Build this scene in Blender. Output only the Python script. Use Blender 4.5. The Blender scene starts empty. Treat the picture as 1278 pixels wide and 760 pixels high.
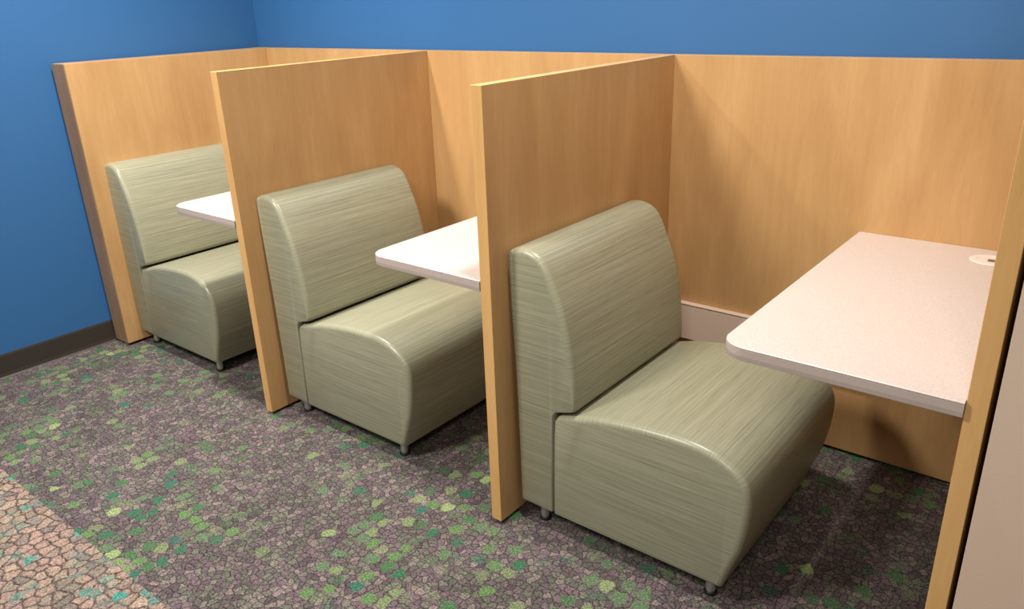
import bpy, bmesh, math, random
from mathutils import Matrix, Vector
C = bpy.context.scene.collection
SC = bpy.context.scene
# ------------------------------------------------------------------ camera
cam = bpy.data.cameras.new('camera'); cam.sensor_fit = 'HORIZONTAL'; cam.sensor_width = 36.0
cam.lens = 974.845 / 1278 * 36.0; cam.clip_start = 0.05; cam.clip_end = 60
co = bpy.data.objects.new('camera', cam); C.objects.link(co)
yaw, pitch, roll = -0.6882, 0.3743, -0.0361
fw = Vector((math.sin(yaw)*math.cos(pitch), math.cos(yaw)*math.cos(pitch), -math.sin(pitch)))
rt = fw.cross(Vector((0, 0, 1))).normalized(); up = rt.cross(fw)
r2 = math.cos(roll)*rt + math.sin(roll)*up; u2 = -math.sin(roll)*rt + math.cos(roll)*up
M = Matrix((r2, u2, -fw)).transposed().to_4x4(); M.translation = Vector((1.7534, -1.3978, 1.4053))
co.matrix_world = M; SC.camera = co
# ------------------------------------------------------------------ world, lights, exposure
SC.view_settings.view_transform = 'Standard'; SC.view_settings.look = 'None'
SC.view_settings.exposure = 0.0; SC.view_settings.gamma = 1.0; SC.view_settings.use_curve_mapping = False
W = bpy.data.worlds.new('room_ambient'); SC.world = W; W.use_nodes = True
W.node_tree.nodes['Background'].inputs[0].default_value = (1.0, 0.965, 0.92, 1)
W.node_tree.nodes['Background'].inputs[1].default_value = 0.07
def area(name, loc, size, power, col=(1, 0.95, 0.88), sy=None, target=None, spread=130):
    l = bpy.data.lights.new(name, 'AREA'); l.energy = power; l.color = col
    l.shape = 'RECTANGLE'; l.size = size; l.size_y = sy or size; l.spread = math.radians(spread)
    o = bpy.data.objects.new(name, l); C.objects.link(o); o.location = loc
    if target: o.rotation_euler = (Vector(target) - Vector(loc)).to_track_quat('-Z', 'Y').to_euler()
    return o
area('ceiling_light_near_corner', (-0.90, -0.06, 2.6), 0.14, 32, spread=130)
area('ceiling_light_middle', (0.80, -0.03, 2.65), 0.15, 28, spread=150)
area('ceiling_light_front', (-0.3, -1.9, 2.65), 0.5, 50, target=(-.5, -.2, .4), spread=140)
area('added_fill_right', (2.1, -2.6, 2.7), 0.7, 16, target=(1.6, 0, .5), spread=120)  # added fill brightening the beige wall and right partition edge, not a known fixture

# ------------------------------------------------------------------ materials
def lin(r, g, b):
    f = lambda c: (c/255/12.92 if c/255 <= 0.04045 else ((c/255+0.055)/1.055)**2.4)
    return (f(r), f(g), f(b), 1)
def mat(name):
    m = bpy.data.materials.new(name); m.use_nodes = True
    return m, m.node_tree, m.node_tree.nodes['Principled BSDF']
def N(t, typ, **kw):
    n = t.nodes.new(typ)
    for k, v in kw.items(): setattr(n, k, v)
    return n
def L(t, a, b): t.links.new(a, b)
def ramp(t, stops, interp='LINEAR'):
    n = N(t, 'ShaderNodeValToRGB'); cr = n.color_ramp; cr.interpolation = interp
    cr.elements[0].position, cr.elements[0].color = stops[0]
    cr.elements[1].position, cr.elements[1].color = stops[-1]
    for p, c in stops[1:-1]:
        e = cr.elements.new(p); e.color = c
    return n
def noise(t, vec, scale, detail=3, rough=.5, dist=0):
    n = N(t, 'ShaderNodeTexNoise'); n.inputs['Scale'].default_value = scale
    n.inputs['Detail'].default_value = detail; n.inputs['Roughness'].default_value = rough
    n.inputs['Distortion'].default_value = dist; L(t, vec, n.inputs['Vector']); return n
def mapping(t, vec, scale=(1, 1, 1), loc=(0, 0, 0)):
    n = N(t, 'ShaderNodeMapping'); n.inputs['Scale'].default_value = scale; n.inputs['Location'].default_value = loc
    L(t, vec, n.inputs['Vector']); return n.outputs[0]
def mixc(t, fac, a, b, mode='MIX'):
    n = N(t, 'ShaderNodeMix', data_type='RGBA', blend_type=mode)
    for sock, v in ((n.inputs[0], fac), (n.inputs[6], a), (n.inputs[7], b)):
        if hasattr(v, 'links'): L(t, v, sock)
        else: sock.default_value = v
    return n.outputs[2]
def math_(t, op, a, b=None):
    n = N(t, 'ShaderNodeMath', operation=op)
    for i, v in enumerate((a, b)):
        if v is None: continue
        if hasattr(v, 'links'): L(t, v, n.inputs[i])
        else: n.inputs[i].default_value = v
    return n.outputs[0]
def bump(t, b, h, strength, dist):
    n = N(t, 'ShaderNodeBump'); n.inputs['Strength'].default_value = strength; n.inputs['Distance'].default_value = dist
    L(t, h, n.inputs['Height']); L(t, n.outputs[0], b.inputs['Normal'])

def wood_mat(name, dark, mid, light, rough=.42):
    m, t, b = mat(name)
    tc = N(t, 'ShaderNodeTexCoord').outputs['Object']
    oi = N(t, 'ShaderNodeObjectInfo')
    off = N(t, 'ShaderNodeVectorMath', operation='MULTIPLY_ADD')
    L(t, oi.outputs['Random'], off.inputs[0]); off.inputs[1].default_value = (7, 9, 3); L(t, tc, off.inputs[2])
    v = off.outputs[0]
    n1 = noise(t, mapping(t, v, (8, 8, 1.6)), 1.0, 4, .55, .5)
    n2 = noise(t, mapping(t, v, (60, 60, 4.5)), 1.0, 3, .6)
    n3 = noise(t, mapping(t, v, (220, 220, 26)), 1.0, 2, .5)
    s = math_(t, 'ADD', math_(t, 'MULTIPLY', n1.outputs[0], .62), math_(t, 'MULTIPLY', n2.outputs[0], .23))
    s = math_(t, 'ADD', s, math_(t, 'MULTIPLY', n3.outputs[0], .15))
    r = ramp(t, [(.33, dark), (.5, mid), (.66, light)]); L(t, s, r.inputs[0])
    L(t, r.outputs[0], b.inputs['Base Color']); b.inputs['Roughness'].default_value = rough
    b.inputs['Specular IOR Level'].default_value = .4
    return m
M_WOOD = wood_mat('maple_laminate', lin(180, 138, 90), lin(190, 149, 99), lin(201, 160, 110))
M_EDGE = wood_mat('maple_edge_band', lin(212, 162, 98), lin(222, 174, 110), lin(230, 184, 122), .36)
M_DULL = wood_mat('dull_maple_edge', lin(128, 100, 76), lin(148, 117, 88), lin(164, 134, 106), .5)  # duller, darker brown than the other maple, for the leftmost partition

def paint(name, col, var=.04, rough=.55):
    m, t, b = mat(name)
    tc = N(t, 'ShaderNodeTexCoord').outputs['Object']
    n = noise(t, tc, 1.7, 3)
    c2 = tuple(max(0, c*(1-var*2)) for c in col[:3]) + (1,)
    L(t, mixc(t, n.outputs[0], col, c2), b.inputs['Base Color'])
    f = noise(t, tc, 320, 2); bump(t, b, f.outputs[0], .12, .002)
    b.inputs['Roughness'].default_value = rough; return m
M_BLUE = paint('blue_wall_paint', lin(48, 102, 156))
M_BEIGE = paint('beige_wall_paint', lin(226, 200, 178), .02)
M_BASE = paint('dark_brown_vinyl_base', lin(58, 51, 46), .05, .45)
M_CEIL = paint('white_ceiling_paint', lin(225, 222, 215), .01, .9)
M_RACE = paint('beige_raceway_plastic', lin(226, 202, 182), .02, .4)

def laminate():
    m, t, b = mat('white_table_laminate')
    tc = N(t, 'ShaderNodeTexCoord').outputs['Object']
    a = noise(t, mapping(t, tc, (260, 260, 1)), 1, 2)
    r = ramp(t, [(.35, lin(202, 187, 178)), (.65, lin(214, 200, 192))]); L(t, a.outputs[0], r.inputs[0])
    L(t, r.outputs[0], b.inputs['Base Color']); b.inputs['Roughness'].default_value = .38
    bump(t, b, a.outputs[0], .1, .001)
    return m
M_LAM = laminate()
def plain(name, col, rough=.5, metal=0):
    m, t, b = mat(name)
    tc = N(t, 'ShaderNodeTexCoord').outputs['Object']
    n = noise(t, tc, 60, 2); c2 = tuple(c*.88 for c in col[:3]) + (1,)
    L(t, mixc(t, n.outputs[0], col, c2), b.inputs['Base Color'])
    b.inputs['Roughness'].default_value = rough; b.inputs['Metallic'].default_value = metal
    return m
M_TBAND = plain('taupe_table_edge', lin(192, 176, 167), .4)
M_GROM = plain('white_grommet_plastic', lin(240, 228, 220), .3)
M_SLOT = plain('dark_slot_brush', lin(120, 104, 94), .7)
M_CHROME = plain('chrome_leg', lin(214, 212, 206), .3, .75)
M_BLACK = plain('black_rubber', lin(22, 20, 20), .5)

def fabric():
    m, t, b = mat('sage_striped_vinyl')
    uv = N(t, 'ShaderNodeUVMap'); uv.uv_map = 'UVMap'; uv = uv.outputs[0]
    a = noise(t, mapping(t, uv, (2.2, 380, 1)), 1, 3, .6)
    c = noise(t, mapping(t, uv, (9, 520, 1), (3, 7, 0)), 1, 2, .5)
    d = noise(t, mapping(t, uv, (1.4, 160, 1), (5, 1, 0)), 1, 2, .5)
    s = math_(t, 'ADD', math_(t, 'MULTIPLY', a.outputs[0], .5), math_(t, 'MULTIPLY', c.outputs[0], .3))
    s = math_(t, 'ADD', s, math_(t, 'MULTIPLY', d.outputs[0], .2))
    r = ramp(t, [(.36, lin(122, 122, 100)), (.46, lin(147, 146, 122)), (.55, lin(160, 158, 134)), (.66, lin(178, 176, 152))])
    L(t, s, r.inputs[0]); L(t, r.outputs[0], b.inputs['Base Color'])
    b.inputs['Roughness'].default_value = .33; b.inputs['Specular IOR Level'].default_value = .5
    bump(t, b, s, .12, .002)
    return m
M_FAB = fabric()

def cells(t, v, size, rnd=.85, line=(.03, .16), wobble=None):
    a = N(t, 'ShaderNodeTexVoronoi', voronoi_dimensions='2D', feature='F1')
    e = N(t, 'ShaderNodeTexVoronoi', voronoi_dimensions='2D', feature='DISTANCE_TO_EDGE')
    for n in (a, e):
        L(t, v, n.inputs['Vector']); n.inputs['Scale'].default_value = 1/size; n.inputs['Randomness'].default_value = rnd
    d = e.outputs['Distance']
    if wobble: d = math_(t, 'ADD', d, math_(t, 'MULTIPLY', math_(t, 'SUBTRACT', wobble, .5), .25))
    m = N(t, 'ShaderNodeMapRange', clamp=True); L(t, d, m.inputs[0]); m.inputs[1].default_value, m.inputs[2].default_value = line
    return a, m.outputs[0]
def carpet(name, cell, acell, body, accents, line, nscale, thr, off, linew=(.0, .16), rad=(.40, .50), grain=(.55, 1.45)):
    """pebble pattern: small outlined body pebbles with larger rounded accent pebbles in loose clusters"""
    m, t, b = mat(name)
    tc = N(t, 'ShaderNodeTexCoord').outputs['Object']
    wob = noise(t, tc, 55, 2)
    vm = N(t, 'ShaderNodeVectorMath', operation='MULTIPLY_ADD')
    L(t, wob.outputs['Color'], vm.inputs[0]); vm.inputs[1].default_value = (.014, .014, 0); L(t, tc, vm.inputs[2])
    v = mapping(t, vm.outputs[0], (1, 1, 0), off)
    fine = noise(t, tc, 170, 2, .6)
    A, la = cells(t, v, cell, .9, linew, fine.outputs[0])
    sep = N(t, 'ShaderNodeSeparateColor'); L(t, A.outputs['Color'], sep.inputs[0])
    rb = ramp(t, body); L(t, sep.outputs[1], rb.inputs[0])
    big = noise(t, tc, 5, 3)
    bigr = ramp(t, [(.35, (.86, .90, .84, 1)), (.65, (1.1, 1.04, 1.08, 1))]); L(t, big.outputs[0], bigr.inputs[0])
    col = mixc(t, 1.0, rb.outputs[0], bigr.outputs[0], 'MULTIPLY')
    col = mixc(t, la, line, col)
    B, lb = cells(t, v, acell, .7, (.04, .12))
    sp = N(t, 'ShaderNodeSeparateColor'); L(t, B.outputs['Color'], sp.inputs[0])
    cl = noise(t, B.outputs['Position'], nscale, 2)
    ra = ramp(t, accents, 'CONSTANT'); L(t, sp.outputs[2], ra.inputs[0])
    a = math_(t, 'ADD', sp.outputs[0], math_(t, 'MULTIPLY', math_(t, 'SUBTRACT', cl.outputs[0], .5), 2.0))
    k = N(t, 'ShaderNodeMapRange', clamp=True); L(t, a, k.inputs[0]); k.inputs[1].default_value = thr; k.inputs[2].default_value = thr + .3
    dsc = N(t, 'ShaderNodeMapRange', clamp=True)
    L(t, math_(t, 'ADD', B.outputs['Distance'], math_(t, 'MULTIPLY', math_(t, 'SUBTRACT', fine.outputs[0], .5), .25)), dsc.inputs[0])
    dsc.inputs[1].default_value = rad[1]; dsc.inputs[2].default_value = rad[0]
    mask = math_(t, 'MULTIPLY', math_(t, 'MULTIPLY', k.outputs[0], dsc.outputs[0]), lb)
    col = mixc(t, mask, col, ra.outputs[0])
    f = noise(t, tc, 210, 3, .75)
    g0, g1 = grain
    fr = ramp(t, [(.34, (g0, g0, g0, 1)), (.5, (1, 1, 1, 1)), (.66, (g1, g1, g1, 1))]); L(t, f.outputs[0], fr.inputs[0])
    col = mixc(t, 1.0, col, fr.outputs[0], 'MULTIPLY')
    L(t, col, b.inputs['Base Color']); b.inputs['Roughness'].default_value = .95
    b.inputs['Specular IOR Level'].default_value = .1
    bump(t, b, f.outputs[0], .6, .004)
    return m
M_CARPET = carpet('mauve_pebble_carpet', .020, .047,
    [(0, lin(84, 75, 78)), (.35, lin(112, 97, 101)), (.55, lin(90, 88, 83)), (.75, lin(106, 107, 95)), (1, lin(130, 115, 114))],
    [(0, lin(74, 104, 72)), (.2, lin(92, 112, 84)), (.4, lin(62, 100, 76)), (.54, lin(114, 128, 90)), (.70, lin(94, 120, 78)), (.86, lin(134, 150, 102)), (.95, lin(60, 102, 86))],
    lin(48, 42, 44), 2.4, .60, (3.1, 1.7, 0), grain=(.35, 1.9), linew=(-.03, .14))
M_CARPET2 = carpet('beige_pebble_carpet', .036, .044,
    [(0, lin(138, 120, 112)), (.4, lin(158, 134, 120)), (.7, lin(120, 112, 106)), (1, lin(164, 144, 126))],
    [(0, lin(74, 138, 124)), (.4, lin(96, 128, 118)), (.75, lin(110, 116, 110))],
    lin(72, 61, 60), 4.0, .58, (.4, .2, 0), linew=(.0, .15), grain=(.4, 1.7))

# ------------------------------------------------------------------ helpers
def link(name, bm, m, parent=None, smooth=False, angle=None):
    me = bpy.data.meshes.new(name)
    bmesh.ops.recalc_face_normals(bm, faces=bm.faces)
    bm.to_mesh(me); bm.free(); me.materials.append(m)
    if smooth:
        for p in me.polygons: p.use_smooth = True
        if angle: me.set_sharp_from_angle(angle=math.radians(angle))
    o = bpy.data.objects.new(name, me); C.objects.link(o)
    if parent: o.parent = parent
    return o
def box_bm(x0, x1, y0, y1, z0, z1, bev=0, seg=2):
    bm = bmesh.new(); bmesh.ops.create_cube(bm, size=1)
    for v in bm.verts:
        v.co = Vector((x0 if v.co.x < 0 else x1, y0 if v.co.y < 0 else y1, z0 if v.co.z < 0 else z1))
    if bev: bmesh.ops.bevel(bm, geom=bm.edges[:], offset=bev, segments=seg, profile=.5, affect='EDGES')
    return bm
def lathe_bm(prof, cx=0, cy=0, n=28):
    bm = bmesh.new(); rings = []
    for r, z in prof:
        rings.append([bm.verts.new((cx + r*math.cos(2*math.pi*k/n), cy + r*math.sin(2*math.pi*k/n), z)) for k in range(n)])
    for a, b in zip(rings, rings[1:]):
        for k in range(n): bm.faces.new((a[k], a[(k+1) % n], b[(k+1) % n], b[k]))
    bm.faces.new(rings[0]); bm.faces.new(rings[-1]); return bm
def root(name, loc, label, cat, group=None):
    o = bpy.data.objects.new(name, None); C.objects.link(o); o.location = loc; o.empty_display_size = .1
    return tag(o, label, cat, group)
def tag(o, label, cat, group=None):
    o['label'] = label; o['category'] = cat
    if group: o['group'] = group
    return o
def struct(name, bm, m, **k):
    o = link(name, bm, m, **k); o['kind'] = 'structure'; return o
def dup(r, loc, label):
    c = r.copy(); C.objects.link(c); c.location = loc; c['label'] = label
    for ch in r.children:
        d = ch.copy(); C.objects.link(d); d.parent = c
        for g in ch.children:
            e = g.copy(); C.objects.link(e); e.parent = d
    return c

H, D = 1.22, .937
# ------------------------------------------------------------------ structure
struct('floor', box_bm(-3.0, 4.0, -.755, 1.2, -.05, 0), M_CARPET)
struct('floor.001', box_bm(-3.0, 4.0, -4.5, -.7555, -.05, .0015, .001, 1), M_CARPET2)
struct('wall_back', box_bm(-1.9, 4.0, .985, 1.1, 0, 2.75), M_BLUE)
struct('wall_left', box_bm(-1.9, -1.768, -4.5, .984, 0, 2.75), M_BLUE)
struct('wall_right', box_bm(1.6475, 4.0, 0.001, .9, 0, 2.75, .002), M_BEIGE)
def base_bm(y0, y1):
    x = -1.7675; prof = [(0, 0), (.012, 0), (.007, .006), (.0045, .02), (.004, .092), (.002, .1), (0, .1)]
    bm = bmesh.new()
    a = [bm.verts.new((x+p, y0, z)) for p, z in prof]; b = [bm.verts.new((x+p, y1, z)) for p, z in prof]
    for k in range(len(prof)):
        j = (k+1) % len(prof); bm.faces.new((a[k], a[j], b[j], b[k]))
    bm.faces.new(a); bm.faces.new(b); return bm
struct('baseboard_left', base_bm(-4.4, .9), M_BASE)

# ------------------------------------------------------------------ partitions
def partition(x0, x1, label, first=False):
    r = root('booth_partition', (x0, 0, 0), label, 'partition', 'wood partitions between the booths')
    w = x1 - x0
    if first:
        link('side_board', box_bm(.012, w, .002, D-.001, .012, H, .0015), M_WOOD, r)
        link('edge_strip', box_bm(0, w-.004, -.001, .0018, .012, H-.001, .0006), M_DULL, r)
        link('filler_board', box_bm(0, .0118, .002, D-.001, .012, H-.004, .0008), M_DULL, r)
    else:
        link('side_board', box_bm(0, w, .0022, D-.001, .012, H-.0022, .0005), M_WOOD, r)
        link('edge_band', box_bm(0, w, -.0005, .002, .012, H, .001), M_EDGE, r)
        link('top_edge_band', box_bm(0, w, .0024, D-.001, H-.002, H, .0008), M_EDGE, r)
    for y in (.12, .82):
        link('leveling_glide', lathe_bm([(.011, 0), (.012, .003), (.006, .005), (.006, .012)], w/2, y), M_BLACK, r)
    return r
partition(-1.752, -1.64, 'leftmost maple partition, thick with a dull brown front edge, against the blue side wall', True)
partition(-.592, -.558, 'maple partition behind the middle bench, second from the left, between the far and middle booths')
partition(.502, .536, 'tall maple partition right behind the nearest bench, its shaded face toward the nearest table')
partition(1.604, 1.638, 'maple partition at the right edge of the photo, cut by the frame beside the beige wall')
for x0, x1, lab in ((-1.752, -.5755, 'maple back panel of the far booth, mostly hidden, under the dark blue corner'),
                    (-.5745, .5185, 'maple back panel of the middle booth, seen between the middle bench and partition'),
                    (.5195, 1.64, 'wide maple back panel of the nearest booth, behind the white table')):
    o = link('back_panel', box_bm(x0, x1, D, .972, .012, H, .0012), M_WOOD)
    o['label'] = lab; o['category'] = 'panel'; o['group'] = 'wood back panels along the blue wall'
rr = root('cable_raceway', (.54, D, 0), 'long beige raceway box along the back panel behind the nearest bench', 'raceway')
link('raceway_body', box_bm(0, 1.06, -.022, -.0004, .27, .398, .004), M_RACE, rr)
link('raceway_lid', box_bm(0, 1.06, -.024, -.0004, .3985, .404, .002), M_RACE, rr)

# ------------------------------------------------------------------ benches
def catmull(pts, n=6):
    out = []
    for i in range(len(pts)-1):
        p0 = pts[max(i-1, 0)]; p1 = pts[i]; p2 = pts[i+1]; p3 = pts[min(i+2, len(pts)-1)]
        for k in range(n):
            t = k/n
            out.append(tuple(.5*((2*p1[a]) + (-p0[a]+p2[a])*t + (2*p0[a]-5*p1[a]+4*p2[a]-p3[a])*t*t + (-p0[a]+3*p1[a]-3*p2[a]+p3[a])*t**3) for a in (0, 1)))
    out.append(pts[-1]); return out
def pad_bm(prof, y0, y1, r=.017, seg=6, wt=lambda i, n, x, z: 1):
    """closed x-z profile run along y with rounded, slightly inset end faces; UV = (along, round) or (x, z) on the ends"""
    n = len(prof); P = [Vector(p) for p in prof]
    area2 = sum(P[i].x*P[(i+1) % n].y - P[(i+1) % n].x*P[i].y for i in range(n)); sg = 1 if area2 > 0 else -1
    nor = []
    for i in range(n):
        e1 = (P[i]-P[i-1]).normalized(); e2 = (P[(i+1) % n]-P[i]).normalized()
        a = Vector((e1.y, -e1.x))*sg; b = Vector((e2.y, -e2.x))*sg; m = (a+b)
        m = m.normalized() if m.length > 1e-6 else a
        nor.append(m / max(.6, m.dot(a)))
    nor = [v*wt(i, n, P[i].x, P[i].y) for i, v in enumerate(nor)]
    arc = [0]
    for i in range(n): arc.append(arc[-1] + (P[(i+1) % n]-P[i]).length)
    ys = []
    for k in range(seg+1):
        th = (1-k/seg)*math.pi/2; ys.append((y0 + r*(1-math.sin(th)), -r*(1-math.cos(th))))
    mid = [(y0 + (y1-y0)*k/6, 0) for k in range(1, 6)]
    rings = ys + mid + [(y0+y1-y, o) for y, o in reversed(ys)]
    bm = bmesh.new(); uvl = bm.loops.layers.uv.new('UVMap'); V = []
    for y, off in rings: V.append([bm.verts.new((P[i].x+nor[i].x*off, y, P[i].y+nor[i].y*off)) for i in range(n)])
    for a in range(len(rings)-1):
        for i in range(n):
            j = (i+1) % n
            f = bm.faces.new((V[a][i], V[a][j], V[a+1][j], V[a+1][i]))
            for lp, (yy, aa) in zip(f.loops, ((rings[a][0], arc[i]), (rings[a][0], arc[i+1]), (rings[a+1][0], arc[i+1]), (rings[a+1][0], arc[i]))):
                lp[uvl].uv = (yy, aa)
    for ring in (V[0], V[-1]):
        f = bm.faces.new(ring)
        for lp in f.loops: lp[uvl].uv = (lp.vert.co.x + 3, lp.vert.co.z)
    bmesh.ops.triangulate(bm, faces=[f for f in bm.faces if len(f.verts) > 4])
    return bm
Y0, Y1 = 0.0, .598
back_prof = ([(.002, .004), (-.004, .012)] + [(-.006, .2), (-.010, .4), (-.019, .6)] +
    catmull([(-.0235, .70), (-.0235, .730), (-.014, .753), (.018, .762), (.050, .758), (.078, .744), (.100, .715), (.122, .668), (.144, .614), (.163, .545), (.177, .465), (.182, .400), (.182, .352)], 5) +
    [(.178, .342), (.168, .338), (.122, .324), (.114, .312), (.111, .25), (.109, .15), (.108, .006), (.104, .002)])
seat_prof = ([(.112, .002), (.111, .01), (.113, .15), (.115, .25), (.117, .300), (.124, .312), (.135, .319), (.17, .329)] +
    catmull([(.19, .334), (.23, .346), (.29, .357), (.36, .366), (.43, .371), (.49, .3725), (.54, .368), (.585, .356), (.625, .334), (.650, .305), (.6605, .272), (.661, .235), (.656, .18), (.645, .12)], 4) +
    [(.622, .05), (.610, .014), (.606, -.001), (.602, -.002)])
def bench(loc, label):
    r = root('booth_bench', loc, label, 'bench', 'sage green benches without arms')
    link('backrest', pad_bm(back_prof, Y0, Y1, wt=lambda i, n, x, z: 1 if z > .45 and x > -.012 else (.3 if z < .37 or x < 0 else .3 + .7*(z-.37)/.08)), M_FAB, r, True, 50)
    link('seat', pad_bm(seat_prof, Y0, Y1, wt=lambda i, n, x, z: .2 if x < .116 else (.6 if z < .02 else min(1, .3 + (x-.116)*8))), M_FAB, r, True, 50)
    for x, y in ((.568, .036), (.568, .56), (.055, .036), (.055, .56)):
        lg = link('leg', lathe_bm([(.011, -.0485), (.0125, -.044), (.014, .0), (.018, .0015), (.018, .0035)], x, y), M_CHROME, r, True, 40)
        link('glide', lathe_bm([(.015, -.0559), (.0165, -.054), (.0165, -.0495), (.012, -.048)], x, y), M_BLACK, lg, True, 40)
    return r
b0 = bench((.562, .067, .0560), 'sage green bench in the nearest booth, fully visible, facing the largest white table')
dup(b0, (.562-1.096, .067, .0560), 'sage green bench in the middle booth, between the second and third partitions from left')
dup(b0, (.562-2.194, .067, .0560), 'smallest sage green bench at far left, beside the partition on the blue wall')

# ------------------------------------------------------------------ tables
def outline(x0, x1, y0, y1, r1=.055, r2=.012, off=0):
    pts = []
    def arc(cx, cy, r, a0, a1, n):
        for k in range(n+1):
            a = math.radians(a0 + (a1-a0)*k/n); pts.append((cx + (r+off)*math.cos(a), cy + (r+off)*math.sin(a)))
    arc(x0+r1, y0+r1, r1, 180, 270, 14)
    pts.append((x1, y0-off)); pts.append((x1, y1)); pts.append((x0-off, y1))
    return pts
def slab(pts, levels):
    """levels: list of (z, inset) from below upward; inset shrinks toward the centre"""
    bm = bmesh.new(); rings = []
    for z, o in levels:
        rings.append([bm.verts.new((p[0], p[1], z)) for p in pts(o)])
    n = len(rings[0])
    for a, b in zip(rings, rings[1:]):
        for k in range(n): bm.faces.new((a[k], a[(k+1) % n], b[(k+1) % n], b[k]))
    bm.faces.new(rings[0]); bm.faces.new(rings[-1]); return bm
def table(x0, x1, label, grommet=False):
    r = root('booth_table', (x0, 0, 0), label, 'table', 'white booth tables')
    w = x1-x0-.0008; y0, y1 = (-.012 if grommet else -.003), D-.0008
    f = lambda o: outline(0, w, y0, y1, off=o)
    link('tabletop', slab(f, [(.7072, -.004), (.7331, -.004), (.7335, -.0005), (.7358, -.0005), (.7369, -.0022)]), M_LAM, r)
    # edge band: a strip wrapped round the open sides, below the laminate lip
    pf = outline(0, w, y0, y1); bm = bmesh.new(); P = [pf[-1]] + pf[:-2]
    lev = [(.707, -.003), (.7085, -.0006), (.718, .0004), (.7322, -.0002), (.7328, -.0036), (.707, -.0036)]
    rings = []
    for z, o in lev:
        q = outline(0, w, y0, y1, off=o); q = [q[-1]] + q[:-2]
        rings.append([bm.verts.new((a, b, z)) for a, b in q])
    for a in range(len(rings)):
        A = rings[a]; B = rings[(a+1) % len(rings)]
        for k in range(len(A)-1): bm.faces.new((A[k], A[k+1], B[k+1], B[k]))
    link('edge_band', bm, M_TBAND, r)
    if grommet:
        gx, gy = 1.503-x0, .838
        g = link('grommet', lathe_bm([(.046, .7370), (.047, .7385), (.045, .7402), (.041, .7406), (.031, .7402), (.030, .7394), (.001, .7392)], gx, gy, 40), M_GROM, r, True, 35)
        link('grommet_slot', box_bm(gx-.004, gx+.036, gy-.016, gy+.004, .7393, .7404, .0004), M_SLOT, g)
    return r
table(1.153, 1.604, 'large white table in the nearest booth, with a round white cable grommet', True)
table(.076, .502, 'white table in the middle booth, its rounded tip over the middle bench')
table(-1.004, -.592, 'smallest white table, in the far left booth, mostly hidden by a partition')
